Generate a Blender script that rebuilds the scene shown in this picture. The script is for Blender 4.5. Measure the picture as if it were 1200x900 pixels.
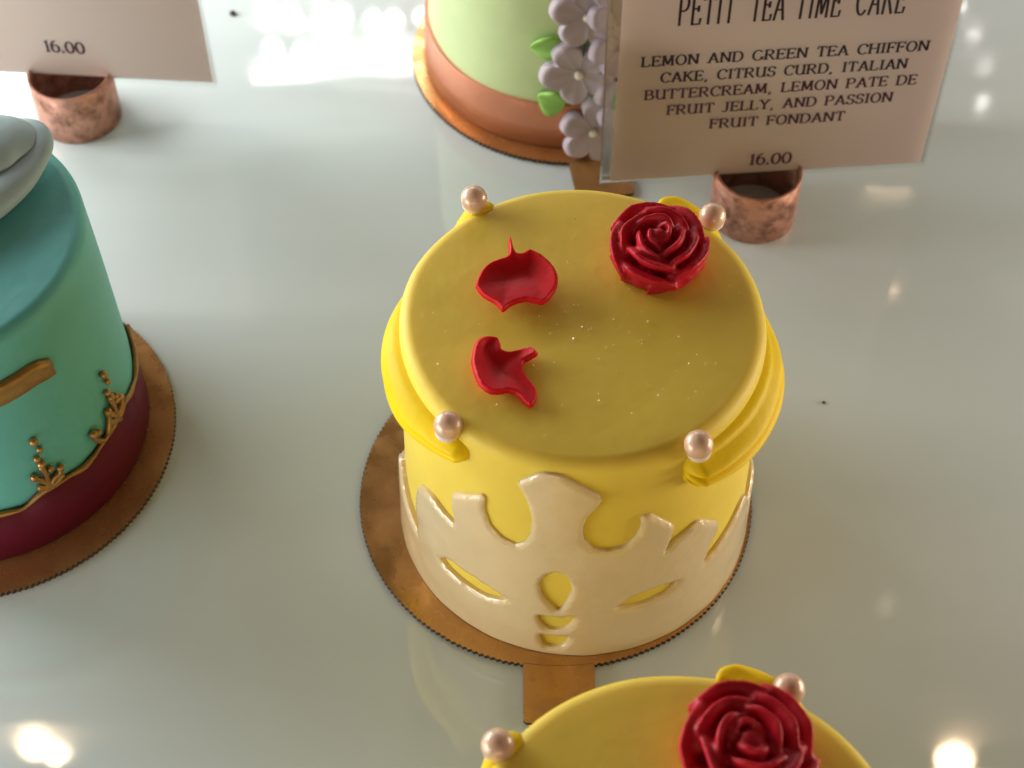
import bpy, bmesh, math, random
from mathutils import Vector, Matrix, noise
from mathutils.geometry import delaunay_2d_cdt

S = bpy.context.scene
for o in list(bpy.data.objects):
    bpy.data.objects.remove(o)
COL = S.collection
R = math.radians
PI = math.pi

# ------------------------------------------------------------------ camera
cd = bpy.data.cameras.new("camera")
cam = bpy.data.objects.new("camera", cd)
COL.objects.link(cam)
cam.location = (-0.014544, -0.22654, 0.336757)
cam.rotation_euler = (R(90 - 52), 0, 0)
cd.sensor_width = 36.0
cd.lens = 36.0 * 2000 / 1200
cd.clip_start = 0.01
cd.clip_end = 20
cd.dof.use_dof = True
cd.dof.focus_distance = 0.36
cd.dof.aperture_fstop = 22
S.camera = cam

# ------------------------------------------------------------------ world and lamps
w = bpy.data.worlds.new("World")
S.world = w
w.use_nodes = True
bg = w.node_tree.nodes["Background"]
bg.inputs[0].default_value = (1.0, 0.62, 0.38, 1)
bg.inputs[1].default_value = 0.105

def aim(o, target):
    d = Vector(target) - o.location
    o.rotation_euler = d.to_track_quat('-Z', 'Y').to_euler()

def area(name, loc, target, sx, sy, power, color, spread=180):
    l = bpy.data.lights.new(name, 'AREA')
    l.shape = 'RECTANGLE'
    l.size, l.size_y = sx, sy
    l.energy = power
    l.color = color
    l.spread = R(spread)
    o = bpy.data.objects.new(name, l)
    COL.objects.link(o)
    o.location = loc
    aim(o, target)
    return o

def bulb(name, loc, radius, power, color):
    l = bpy.data.lights.new(name, 'POINT')
    l.shadow_soft_size = radius
    l.energy = power
    l.color = color
    o = bpy.data.objects.new(name, l)
    COL.objects.link(o)
    o.location = loc
    return o

# light of the case: strips low at the sides, the back corner, the front pane
area("left_lamp", (-0.32, 0.20, 0.125), (-0.02, 0.12, 0.02), 0.30, 0.14, 1.92, (1.0, 0.99, 0.97))
area("back_left_lamp", (-0.46, 0.30, 0.26), (-0.05, 0.15, 0.0), 0.40, 0.30, 0.3, (0.98, 0.99, 1.0))
area("back_panel_lamp", (0.0, 0.66, 0.34), (0.0, 0.05, 0.02), 1.1, 0.24, 0.95, (0.98, 0.99, 1.0))
area("left_strip_lamp", (-0.33, -0.15, 0.06), (0.0, 0.0, 0.03), 0.26, 0.08, 0.82, (1.0, 1.0, 0.96))
area("right_strip_lamp", (0.36, 0.03, 0.07), (0.0, 0.02, 0.03), 0.26, 0.08, 1.02, (1.0, 0.87, 0.70))
area("front_pane_lamp", (0.02, -0.60, 0.10), (0.0, 0.05, 0.03), 0.50, 0.16, 0.74, (1.0, 0.78, 0.57))
# lit strip at the back of the case, seen mirrored in the shelf
area("back_strip_lamp", (-0.09, 0.45, 0.262), (-0.06, 0.15, 0.0), 0.12, 0.006, 0.05, (1.0, 0.98, 0.96))
random.seed(4)
for k in range(8):
    for z in (.212, .232):
        bulb("strip_lamp", (-0.136 + k * 0.0125 + .004 * random.random(), 0.432, z + .004 * random.random()), 0.0046, 0.022 if z < .22 else .028, (1.0, 0.97, 0.94))
bulb("strip_lamp", (-0.262, 0.39, 0.22), 0.014, 0.25, (1.0, 0.97, 0.94))
for dx, dy, r in ((0, 0, .006), (.002, -.022, .007), (-.003, .022, .004), (-.004, -.05, .004)):
    bulb("strip_lamp", (0.2126 + dx, 0.427 + dy, 0.22), r * .6, 0.004, (1.0, 0.96, 0.92))
# ceiling bulbs mirrored in the shelf
bulb("room_bulb", (0.06, -0.62, 0.52), 0.020, 0.5, (1.0, 0.86, 0.70))
bulb("room_bulb", (-0.30, -0.55, 0.50), 0.016, 0.3, (1.0, 0.88, 0.74))
bulb("ceiling_bulb", (-0.302, 0.232, 0.60), 0.0090, 0.22, (1.0, 0.72, 0.46))
bulb("ceiling_bulb", (-0.287, 0.226, 0.60), 0.0075, 0.16, (1.0, 0.74, 0.48))
bulb("ceiling_bulb", (0.2492, 0.2221, 0.60), 0.0105, 0.26, (1.0, 0.70, 0.44))
for k in range(4):
    bulb("ceiling_bulb", (0.229 + .008 * k, 0.591, 0.50), 0.0028, 0.005, (1.0, 0.70, 0.42))
bulb("ceiling_bulb", (0.2618, 0.592, 0.60), 0.004, 0.008, (1.0, 0.66, 0.42))
bulb("ceiling_bulb", (0.2218, 0.3273, 0.60), 0.0025, 0.003, (1.0, 0.85, 0.7))

S.view_settings.view_transform = 'Standard'
S.view_settings.look = 'None'
S.view_settings.exposure = 0.0
S.view_settings.gamma = 1.0
S.render.resolution_x, S.render.resolution_y = 1024, 768

# ------------------------------------------------------------------ materials
def mat(name, color, rough=0.5, metal=0.0, sss=0.0, sss_r=(1.0, .5, .25), sss_s=0.004, spec=0.5,
        var=0.06, vscale=60, bump=0.0, bscale=400, color2=None, c2scale=120, c2lo=.5, c2hi=.7, coat=0.0,
        rvar=0.0, bstr=0.3):
    m = bpy.data.materials.new(name)
    m.use_nodes = True
    nt = m.node_tree
    p = nt.nodes["Principled BSDF"]
    L = nt.links.new
    N = nt.nodes.new
    tc = N("ShaderNodeTexCoord")
    n1 = N("ShaderNodeTexNoise")
    n1.inputs["Scale"].default_value = vscale
    n1.inputs["Detail"].default_value = 5
    L(tc.outputs["Object"], n1.inputs["Vector"])
    mr = N("ShaderNodeMapRange")
    mr.inputs[1].default_value, mr.inputs[2].default_value = .3, .7
    mr.inputs[3].default_value, mr.inputs[4].default_value = 1 - var, 1 + var
    L(n1.outputs["Fac"], mr.inputs[0])
    mul = N("ShaderNodeVectorMath")
    mul.operation = 'SCALE'
    mul.inputs[0].default_value = color
    L(mr.outputs[0], mul.inputs["Scale"])
    out = mul.outputs[0]
    if color2:
        n2 = N("ShaderNodeTexNoise")
        n2.inputs["Scale"].default_value = c2scale
        n2.inputs["Detail"].default_value = 7
        n2.inputs["Roughness"].default_value = .7
        L(tc.outputs["Object"], n2.inputs["Vector"])
        r2 = N("ShaderNodeMapRange")
        r2.inputs[1].default_value, r2.inputs[2].default_value = c2lo, c2hi
        L(n2.outputs["Fac"], r2.inputs[0])
        mx = N("ShaderNodeMix")
        mx.data_type = 'RGBA'
        L(r2.outputs[0], mx.inputs[0])
        L(out, mx.inputs[6])
        mx.inputs[7].default_value = (*color2, 1)
        out = mx.outputs[2]
    L(out, p.inputs["Base Color"])
    p.inputs["Roughness"].default_value = rough
    if rvar:
        n4 = N("ShaderNodeTexNoise")
        n4.inputs["Scale"].default_value = vscale * 1.7
        n4.inputs["Detail"].default_value = 4
        L(tc.outputs["Object"], n4.inputs["Vector"])
        r4 = N("ShaderNodeMapRange")
        r4.inputs[1].default_value, r4.inputs[2].default_value = .35, .65
        r4.inputs[3].default_value, r4.inputs[4].default_value = max(.02, rough - rvar), rough + rvar
        L(n4.outputs["Fac"], r4.inputs[0])
        L(r4.outputs[0], p.inputs["Roughness"])
    p.inputs["Metallic"].default_value = metal
    p.inputs["Specular IOR Level"].default_value = spec
    if sss:
        p.inputs["Subsurface Weight"].default_value = sss
        p.inputs["Subsurface Radius"].default_value = sss_r
        p.inputs["Subsurface Scale"].default_value = sss_s
    if coat:
        p.inputs["Coat Weight"].default_value = coat
        p.inputs["Coat Roughness"].default_value = .12
    if bump:
        n3 = N("ShaderNodeTexNoise")
        n3.inputs["Scale"].default_value = bscale
        n3.inputs["Detail"].default_value = 4
        L(tc.outputs["Object"], n3.inputs["Vector"])
        b = N("ShaderNodeBump")
        b.inputs["Strength"].default_value = bstr
        b.inputs["Distance"].default_value = bump
        L(n3.outputs["Fac"], b.inputs["Height"])
        L(b.outputs[0], p.inputs["Normal"])
    return m

M = {}
M['yellow'] = mat("yellow_fondant", (.80, .615, .085), .50, spec=.3, sss=.3, sss_r=(1, .6, .15), var=.04, vscale=45, bump=.0011, bscale=110, bstr=.25)
M['swag'] = mat("bright_yellow_fondant", (.84, .60, .004), .50, spec=.2, sss=.2, sss_r=(1, .6, .1), sss_s=.0012, var=.05, vscale=90, bump=.0006, bscale=300)
M['crown'] = mat("pearl_white_fondant", (.72, .57, .335), .28, sss=.3, sss_r=(1, .7, .5), sss_s=.003, var=.05, vscale=70, coat=.8, bump=.0004, bscale=420)
M['pearl'] = mat("sugar_pearl", (.70, .47, .32), .36, metal=.15, sss=0, var=.06, vscale=220, coat=.5)
M['icing'] = mat("white_icing", (.80, .72, .62), .35, sss=.2, var=.03)
M['red'] = mat("red_chocolate", (.45, .007, .020), .42, spec=.28, sss=.25, sss_r=(1, .2, .15), sss_s=.002, var=.14, vscale=160, bump=.0007, bscale=420)
M['petal'] = mat("red_petal", (.56, .006, .012), .46, spec=.2, sss=.3, sss_r=(1, .15, .1), sss_s=.0025, var=.12, vscale=130, bump=.0005, bscale=380)
M['gold'] = mat("gold_foil_card", (.58, .33, .125), .30, metal=.8, var=.10, vscale=70, color2=(.40, .20, .08), c2scale=60, c2lo=.5, c2hi=.75, rvar=.1, bump=.0003, bscale=200)
M['edge'] = mat("card_edge", (.06, .035, .02), .7, var=.3, vscale=300)
M['copper'] = mat("copper_pipe", (.52, .26, .185), .46, metal=.55, var=.12, vscale=150, color2=(.17, .075, .05), c2scale=210, c2lo=.44, c2hi=.66, rvar=.12, bump=.0004, bscale=500)
M['paper'] = mat("card_paper", (.88, .75, .69), .7, var=.015, vscale=60, spec=.2)
def paper_light():
    nt = M['paper'].node_tree
    p = nt.nodes["Principled BSDF"]
    t = nt.nodes.new("ShaderNodeBsdfTranslucent")
    t.inputs[0].default_value = (.90, .74, .66, 1)
    mx = nt.nodes.new("ShaderNodeMixShader")
    mx.inputs[0].default_value = .60
    nt.links.new(p.outputs[0], mx.inputs[1])
    nt.links.new(t.outputs[0], mx.inputs[2])
    nt.links.new(mx.outputs[0], nt.nodes["Material Output"].inputs[0])
paper_light()
M['ink'] = mat("printed_ink", (.045, .010, .022), .6, var=.1, spec=.2)
M['teal'] = mat("teal_fondant", (.115, .43, .41), .48, spec=.35, sss=.3, sss_r=(.5, 1, .9), var=.06, vscale=40, bump=.0005, bscale=260)
M['burg'] = mat("burgundy_ribbon", (.10, .004, .020), .5, spec=.2, var=.1, vscale=100)
M['brassy'] = mat("gold_paint", (.36, .20, .06), .40, metal=.65, var=.2, vscale=250, bump=.0006, bscale=600)
M['greybow'] = mat("pale_grey_green_fondant", (.31, .42, .43), .55, spec=.3, sss=.25, sss_r=(.7, 1, 1), var=.05, bump=.0005, bscale=300)
M['green'] = mat("light_green_fondant", (.54, .66, .34), .45, sss=.3, sss_r=(.8, 1, .3), var=.04, vscale=45, bump=.0011, bscale=110, bstr=.25)
M['bronze'] = mat("copper_satin_ribbon", (.56, .22, .12), .34, metal=.3, var=.06, vscale=30, bump=.0002, bscale=900)
M['lilac'] = mat("lilac_fondant", (.43, .37, .42), .5, sss=.3, sss_r=(1, .7, .9), sss_s=.003, var=.05, vscale=100, bump=.0004, bscale=300)
M['bead'] = mat("cream_sugar_bead", (.78, .74, .62), .35, sss=.2, var=.04)
M['leaf'] = mat("green_leaf_fondant", (.26, .50, .10), .45, sss=.2, sss_r=(.6, 1, .2), sss_s=.002, var=.1, vscale=140)
M['crumb'] = mat("dark_crumb", (.05, .03, .02), .8, var=.3)
M['glit'] = mat("edible_glitter", (.95, .88, .62), .22, metal=.1, coat=.6, var=.1)

def shelf_mat():
    m = bpy.data.materials.new("frosted_glass_shelf")
    m.use_nodes = True
    nt = m.node_tree
    p = nt.nodes["Principled BSDF"]
    L, N = nt.links.new, nt.nodes.new
    tc = N("ShaderNodeTexCoord")
    n = N("ShaderNodeTexNoise")
    n.inputs["Scale"].default_value = 9
    n.inputs["Detail"].default_value = 6
    mp0 = N("ShaderNodeMapping")
    mp0.inputs["Scale"].default_value = (.35, 2.2, 1)
    L(tc.outputs["Object"], mp0.inputs[0])
    L(mp0.outputs[0], n.inputs["Vector"])
    cr = N("ShaderNodeValToRGB")
    cr.color_ramp.elements[0].position, cr.color_ramp.elements[1].position = .35, .7
    cr.color_ramp.elements[0].color = (.495, .572, .575, 1)
    cr.color_ramp.elements[1].color = (.55, .62, .625, 1)
    L(n.outputs["Fac"], cr.inputs[0])
    L(cr.outputs[0], p.inputs["Base Color"])
    # wiping smears: roughness drawn out across the shelf
    mp = N("ShaderNodeMapping")
    mp.inputs["Rotation"].default_value = (0, 0, .5)
    mp.inputs["Scale"].default_value = (14, 90, 10)
    L(tc.outputs["Object"], mp.inputs[0])
    n2 = N("ShaderNodeTexNoise")
    n2.inputs["Scale"].default_value = 1.0
    n2.inputs["Detail"].default_value = 5
    L(mp.outputs[0], n2.inputs["Vector"])
    mr = N("ShaderNodeMapRange")
    mr.inputs[1].default_value, mr.inputs[2].default_value = .35, .7
    mr.inputs[3].default_value, mr.inputs[4].default_value = .025, .12
    L(n2.outputs["Fac"], mr.inputs[0])
    L(mr.outputs[0], p.inputs["Roughness"])
    n3 = N("ShaderNodeTexNoise")
    n3.inputs["Scale"].default_value = 38
    n3.inputs["Detail"].default_value = 1
    L(tc.outputs["Object"], n3.inputs["Vector"])
    b = N("ShaderNodeBump")
    b.inputs["Strength"].default_value = .06
    b.inputs["Distance"].default_value = .001
    L(n3.outputs["Fac"], b.inputs["Height"])
    L(b.outputs[0], p.inputs["Normal"])
    p.inputs["IOR"].default_value = 1.5
    p.inputs["Specular IOR Level"].default_value = .7
    return m
M['shelf'] = shelf_mat()

def sleeve_mat():
    m = bpy.data.materials.new("clear_plastic")
    m.use_nodes = True
    nt = m.node_tree
    L, N = nt.links.new, nt.nodes.new
    out = nt.nodes["Material Output"]
    nt.nodes.remove(nt.nodes["Principled BSDF"])
    t = N("ShaderNodeBsdfTransparent")
    t.inputs[0].default_value = (.93, .92, .91, 1)
    g = N("ShaderNodeBsdfGlossy")
    g.inputs["Roughness"].default_value = .12
    fr = N("ShaderNodeFresnel")
    fr.inputs[0].default_value = 1.42
    mx = N("ShaderNodeMixShader")
    L(fr.outputs[0], mx.inputs[0])
    L(t.outputs[0], mx.inputs[1])
    L(g.outputs[0], mx.inputs[2])
    L(mx.outputs[0], out.inputs[0])
    return m
M['sleeve'] = sleeve_mat()

# ------------------------------------------------------------------ helpers
def obj(name, bm, m, parent=None, smooth=True, loc=(0, 0, 0), rz=0):
    me = bpy.data.meshes.new(name)
    bmesh.ops.recalc_face_normals(bm, faces=bm.faces)
    if smooth:
        for f in bm.faces:
            f.smooth = True
    bm.to_mesh(me)
    bm.free()
    for k in (m if isinstance(m, (list, tuple)) else [m]):
        me.materials.append(k)
    o = bpy.data.objects.new(name, me)
    COL.objects.link(o)
    o.parent = parent
    o.location = loc
    o.rotation_euler = (0, 0, rz)
    return o

def tag(o, label, cat, group=None, kind=None):
    o["label"] = label
    o["category"] = cat
    if group:
        o["group"] = group
    if kind:
        o["kind"] = kind
    return o

def thing(name, label, cat, loc=(0, 0, 0), rz=0, group=None):
    o = bpy.data.objects.new(name, None)
    o.empty_display_size = .01
    COL.objects.link(o)
    o.location = loc
    o.rotation_euler = (0, 0, rz)
    return tag(o, label, cat, group)

def children(o):
    return [c for c in bpy.data.objects if c.parent == o]

def copy_tree(o, parent=None):
    kids = children(o)
    c = o.copy()
    COL.objects.link(c)
    c.parent = parent
    for k in kids:
        copy_tree(k, c)
    return c

def bake(o, mods):
    """apply modifiers without operators"""
    for kind, kw in mods:
        md = o.modifiers.new(kind.lower(), kind)
        for k, v in kw.items():
            setattr(md, k, v)
    dg = bpy.context.evaluated_depsgraph_get()
    dg.update()
    me = bpy.data.meshes.new_from_object(o.evaluated_get(dg))
    old = o.data
    o.modifiers.clear()
    o.data = me
    bpy.data.meshes.remove(old)
    for p in me.polygons:
        p.use_smooth = True
    me.name = o.name
    return o

def spline(pts, n=6, closed=False):
    P = [Vector(p) for p in pts]
    k = len(P)
    out = []
    for i in range(k if closed else k - 1):
        if closed:
            a, b, c, d = P[i - 1], P[i], P[(i + 1) % k], P[(i + 2) % k]
        else:
            a, b, c, d = P[max(i - 1, 0)], P[i], P[i + 1], P[min(i + 2, k - 1)]
        for j in range(n):
            t = j / n
            out.append(.5 * ((2 * b) + (c - a) * t + (2 * a - 5 * b + 4 * c - d) * t * t + (3 * b - a - 3 * c + d) * t ** 3))
    if not closed:
        out.append(P[-1])
    return out

def lathe(prof, seg=128, wob=0.0, seed=0, closed=False):
    """prof: (r, z) from the top axis outward and down"""
    bm = bmesh.new()
    rings = []
    for r, z in prof:
        if r < 1e-7:
            rings.append([bm.verts.new((0, 0, z))])
            continue
        ring = []
        for k in range(seg):
            a = 2 * PI * k / seg
            d = wob * min(1, r / .03) ** 2 * noise.noise(Vector((math.cos(a) * 1.6 + seed, math.sin(a) * 1.6, z * 30))) if wob else 0
            ring.append(bm.verts.new(((r + d) * math.cos(a), (r + d) * math.sin(a), z + d * .6)))
        rings.append(ring)
    pairs = list(zip(rings, rings[1:]))
    if closed:
        pairs.append((rings[-1], rings[0]))
    for A, B in pairs:
        for k in range(seg):
            j = (k + 1) % seg
            if len(A) == 1:
                bm.faces.new((A[0], B[k], B[j]))
            elif len(B) == 1:
                bm.faces.new((A[k], B[0], A[j]))
            else:
                bm.faces.new((A[k], B[k], B[j], A[j]))
    return bm

def sweep(path, secfun, cap=True):
    """path: list of (point, normal-out, up) frames; secfun(i) -> list of (out, up) offsets, closed"""
    bm = bmesh.new()
    rings = []
    for i, (p, n, u) in enumerate(path):
        rings.append([bm.verts.new(p + n * a + u * b) for a, b in secfun(i)])
    for A, B in zip(rings, rings[1:]):
        k = len(A)
        for j in range(k):
            bm.faces.new((A[j], A[(j + 1) % k], B[(j + 1) % k], B[j]))
    if cap:
        bm.faces.new(rings[0])
        bm.faces.new(rings[-1][::-1])
    return bm

def tube(pts, rad, seg=10, flat=1.0, up=Vector((0, 0, 1))):
    path = []
    for i, p in enumerate(pts):
        t = (pts[min(i + 1, len(pts) - 1)] - pts[max(i - 1, 0)]).normalized()
        n = t.cross(up).normalized()
        u = n.cross(t).normalized()
        path.append((p, n, u))
    rf = rad if callable(rad) else (lambda i: rad)
    return sweep(path, lambda i: [(rf(i) * math.cos(2 * PI * k / seg), rf(i) * flat * math.sin(2 * PI * k / seg)) for k in range(seg)])

def ball(r, c=(0, 0, 0), seg=24, sq=1.0):
    bm = bmesh.new()
    bmesh.ops.create_uvsphere(bm, u_segments=seg, v_segments=seg // 2, radius=r)
    for v in bm.verts:
        v.co.z *= sq
        v.co += Vector(c)
    return bm

def merge(*bms):
    out = bmesh.new()
    for b in bms:
        me = bpy.data.meshes.new("t")
        b.to_mesh(me)
        b.free()
        out.from_mesh(me)
        bpy.data.meshes.remove(me)
    return out

def inside(x, y, poly):
    c = False
    j = len(poly) - 1
    for i in range(len(poly)):
        xi, yi = poly[i][0], poly[i][1]
        xj, yj = poly[j][0], poly[j][1]
        if (yi > y) != (yj > y) and x < (xj - xi) * (y - yi) / (yj - yi) + xi:
            c = not c
        j = i
    return c

def segdist(x, y, a, b):
    dx, dy = b[0] - a[0], b[1] - a[1]
    l = dx * dx + dy * dy
    t = 0 if l == 0 else max(0, min(1, ((x - a[0]) * dx + (y - a[1]) * dy) / l))
    return math.hypot(x - a[0] - t * dx, y - a[1] - t * dy)

def polydist(x, y, polys):
    return min(segdist(x, y, p[i - 1], p[i]) for p in polys for i in range(len(p)))

def fill(outline, holes, step, rings=()):
    """constrained triangulation of an outline with holes -> pts, tris, dist to rim"""
    polys = [outline] + holes
    pts, edges = [], []
    for p in polys:
        b = len(pts)
        pts += [(q[0], q[1]) for q in p]
        edges += [(b + i, b + (i + 1) % len(p)) for i in range(len(p))]
    nb = len(pts)
    x0, x1 = min(p[0] for p in outline), max(p[0] for p in outline)
    y0, y1 = min(p[1] for p in outline), max(p[1] for p in outline)
    y, row = y0, 0
    while y < y1:
        x = x0 + (step / 2 if row % 2 else 0)
        while x < x1:
            if inside(x, y, outline) and not any(inside(x, y, h) for h in holes) and polydist(x, y, polys) > step * .45:
                pts.append((x, y))
            x += step
        y += step * .87
        row += 1
    V, E_, F, *_ = delaunay_2d_cdt([Vector(p) for p in pts], edges, [], 0, 1e-7)
    tris = []
    for f in F:
        cx = sum(V[i].x for i in f) / 3
        cy = sum(V[i].y for i in f) / 3
        if inside(cx, cy, outline) and not any(inside(cx, cy, h) for h in holes):
            tris.append(tuple(f))
    D = [polydist(v.x, v.y, polys) for v in V]
    return V, tris, D

# ------------------------------------------------------------------ shelf
bm = bmesh.new()
bmesh.ops.create_cube(bm, size=1)
for v in bm.verts:
    v.co = Vector((v.co.x * 1.5, v.co.y * 1.3 + .42, v.co.z * .008 - .004))
tag(obj("shelf", bm, M['shelf'], smooth=False), "pale frosted glass display shelf with a glossy face", "shelf", kind="structure")

# ------------------------------------------------------------------ cake boards
def board_mesh(tab_len=.0135, teeth=210, rad=.0463):
    bm = bmesh.new()
    n = teeth * 4
    th = .0012
    top, bot, inn = [], [], []
    hw = .0079
    for k in range(n):
        a = -PI / 2 + 2 * PI * k / n
        x, y = math.cos(a), math.sin(a)
        r = rad + .00022 * math.cos(k * PI / 2) + .00010 * noise.noise(Vector((k * .11, 0, 0)))
        if y < 0 and abs(x * rad) < hw:
            r = rad - .0004
        top.append(bm.verts.new((x * r, y * r, th)))
        bot.append(bm.verts.new((x * r, y * r, 0)))
        inn.append(bm.verts.new((x * (rad - .0012), y * (rad - .0012), th + .00001)))
    for k in range(n):
        j = (k + 1) % n
        bm.faces.new((bot[k], bot[j], top[j], top[k])).material_index = 1
        bm.faces.new((top[k], top[j], inn[j], inn[k]))
    bm.faces.new(inn)
    bm.faces.new(bot[::-1])
    # the pull tab, a strip of the same sheet set a hair below the disc's face
    y0, y1 = -rad + .003, -rad - tab_len
    c = [(-hw, y0), (-hw, y1 + .0006), (-hw + .0006, y1), (hw - .0006, y1), (hw, y1 + .0006), (hw, y0)]
    t = [bm.verts.new((x, y, th - .0001)) for x, y in c]
    b = [bm.verts.new((x, y, .0001)) for x, y in c]
    bm.faces.new(t)
    bm.faces.new(b[::-1])
    for k in range(6):
        bm.faces.new((b[k], b[(k + 1) % 6], t[(k + 1) % 6], t[k])).material_index = 1
    me = bpy.data.meshes.new("cake_board")
    bmesh.ops.recalc_face_normals(bm, faces=bm.faces)
    bm.to_mesh(me)
    bm.free()
    me.materials.append(M['gold'])
    me.materials.append(M['edge'])
    return me
BOARD = board_mesh()
def board(x, y, rz, label):
    o = bpy.data.objects.new("cake_board", BOARD)
    COL.objects.link(o)
    o.location = (x, y, 0)
    o.rotation_euler = (0, 0, rz)
    return tag(o, label, "cake board", "gold card boards under the cakes")
board(-.0042, .0026, 0, "round gold cake board with a pull tab under the yellow cake in the middle")
board(.0114, -.115, R(17), "gold cake board under the nearest yellow cake cut off by the bottom edge")
board(-.1434, .0197, R(-60), "round gold cake board under the teal cake on the left")
board(.0026, .1600, R(8.2), "gold cake board under the light green cake with lilac flowers")
BT = .0014     # top of a board

# ------------------------------------------------------------------ cake bodies
H = .0695
def body_prof(rt, rb, h=H, fil=.0029):
    p = [(0, h + .0003)]
    for k in range(1, 14):
        r = (rt - fil) * k / 13
        p.append((r, h + .0003 * (1 - (k / 13) ** 2)))
    for k in range(1, 11):
        a = PI / 2 * k / 10
        p.append((rt - fil + fil * math.sin(a), h - fil + fil * math.cos(a)))
    for k in range(1, 25):
        t = k / 24
        z = (h - fil) * (1 - t) + BT * t
        p.append((rt + (rb - rt) * t ** 1.1, z))
    p.append((0, BT))
    return p
def body(parent, m, seed, rt=.0379, rb=.0395):
    return obj("fondant_body", lathe(body_prof(rt, rb), 160, .0005, seed), m, parent)

def srad(z, rt=.0379, rb=.0395):
    t = max(0, min(1, 1 - (z - BT) / (H - .0029 - BT)))
    return rt + (rb - rt) * t ** 1.1

def cyl(th, z, extra=0.0, rt=.0379, rb=.0395):
    """th in degrees from the front (-y), counted towards +x"""
    r = srad(z, rt, rb) + extra
    return Vector((r * math.sin(R(th)), -r * math.cos(R(th)), z))

# ------------------------------------------------------------------ yellow cake
def crown_mesh():
    up = [(-79.9, 21.5), (-75.3, 20.1), (-66.3, 17.9), (-61.6, 17.0), (-62.6, 25.1), (-62.4, 31.5), (-61.0, 36.0), (-57.7, 37.4), (-52.8, 38.2),
          (-47.5, 36.8), (-42.5, 36.0), (-43.0, 41.2), (-43.6, 45.7), (-42.8, 47.3), (-37.1, 50.0), (-31.6, 53.0), (-30.9, 52.0), (-31.2, 48.2),
          (-29.3, 43.6), (-25.5, 41.0), (-20.7, 40.2), (-17.6, 42.2), (-15.9, 46.1), (-15.6, 50.7), (-16.6, 55.4), (-18.7, 59.6),
          (-20.6, 61.5), (-19.6, 62.8), (-14.6, 66.2), (-12.5, 67.0), (-8.6, 67.0), (-7.0, 66.6), (3.9, 60.3), (4.6, 59.2), (2.9, 56.4), (0.5, 54.1), (-0.6, 50.3), (-0.0, 45.7),
          (2.8, 42.2), (7.3, 41.0), (12.8, 41.6), (16.2, 44.2), (17.6, 47.7), (16.9, 50.2), (18.0, 51.2), (20.8, 50.6), (28.3, 44.2), (28.4, 43.0),
          (27.6, 40.3), (26.2, 35.6), (30.1, 38.0), (36.6, 40.2), (39.2, 39.8), (47.4, 34.0), (47.9, 32.6), (46.9, 29.6), (43.4, 25.4), (42.2, 21.6),
          (48.8, 23.0), (56.8, 25.4), (63, 27.6), (66.5, 27.4), (70.0, 24.5), (71, 22.0), (70, 18.0), (75, 18.5), (84, 21.0), (90, 20.0), (96, 15.5)]
    left = [(-96, 15.5), (-91, 20.5), (-86.5, 23.5), (-83, 24.0)]
    r0 = .0403
    k = r0 * 1000 * PI / 180          # mm per degree
    z0 = BT * 1000 + .05
    out = []
    for a, b in zip(left + up, (left + up)[1:]):
        out.append(a)
        n = max(1, int(math.hypot((b[0] - a[0]) * k, b[1] - a[1]) / .9))
        for j in range(1, n):
            out.append((a[0] + (b[0] - a[0]) * j / n, a[1] + (b[1] - a[1]) * j / n))
    out.append(up[-1])
    for j in range(1, 9):
        out.append((96 + 20 * j / 8, 15.5 - (15.5 - 8) * math.sin(PI / 2 * j / 8)))
    out += [(119, 7), (121, z0 + 3), (121, z0)]
    n = 220
    for j in range(1, n):
        out.append((121 - 242 * j / n, z0))
    out += [(-121, z0), (-121, z0 + 3), (-119, 7)]
    for j in range(8, 0, -1):
        out.append((-96 - 20 * j / 8, 15.5 - (15.5 - 8) * math.sin(PI / 2 * j / 8)))
    out = [(a * k, b) for a, b in out]
    # soften the traced corners a little
    m = len(out)
    out = [((out[i - 1][0] + 6 * out[i][0] + out[(i + 1) % m][0]) / 8, (out[i - 1][1] + 6 * out[i][1] + out[(i + 1) % m][1]) / 8)
           if out[i][1] > z0 + .01 else out[i] for i in range(m)]
    hs = [[(-49.4, 17.9), (-43.7, 21.2), (-34.6, 21.6), (-23.6, 19.4), (-25.3, 17.2), (-31.9, 15.6), (-40.6, 15.9), (-46.3, 16.4)],
          [(10.8, 18.8), (16.5, 22.4), (23.9, 23.0), (31.8, 21.6), (29.5, 18.9), (23.0, 18.0), (16.8, 17.8)],
          [(-7.7, 33.5), (-4.5, 32.2), (-2.8, 27.6), (-3.9, 23.2), (-6.4, 18.6), (-9.2, 20.6), (-11.9, 24.1), (-12.5, 28.4), (-10.6, 32.0)],
          [(-12.8, 15.6), (-7.3, 15.9), (-1.6, 16.6), (-3.4, 12.0), (-7.8, 10.4), (-11.3, 11.6)],
          [(-11.9, 8.3), (-7.6, 8.2), (-3.2, 8.5), (-4.3, 4.6), (-8.1, 3.2), (-11.1, 4.2)]]
    holes = [[(p.x, p.y) for p in spline([(a * k, b, 0) for a, b in h], 4, True)] for h in hs]
    V, tris, D = fill(out, holes, .8)
    bm = bmesh.new()
    T, B = .0014, .00030
    zl = z0 + .02
    def pt(x, z, e):
        return cyl(x / k, z / 1000, e)
    front = []
    for v, d in zip(V, D):
        dd = d / 1000
        if v.y < 1.6:          # flush foot: only the trimmed edge is rounded
            dd = max(dd, .0004)
        q = min(1, dd / B)
        e = .0008 + (T - .0008) * math.sqrt(max(0, 1 - (1 - q) ** 2))
        e += .00018 * noise.noise(Vector((v.x * .16, v.y * .16, 3)))
        front.append(bm.verts.new(pt(v.x, v.y, e)))
    for t in tris:
        bm.faces.new([front[i] for i in t])
    be = [e for e in bm.edges if len(e.link_faces) == 1]
    ext = {}
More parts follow.
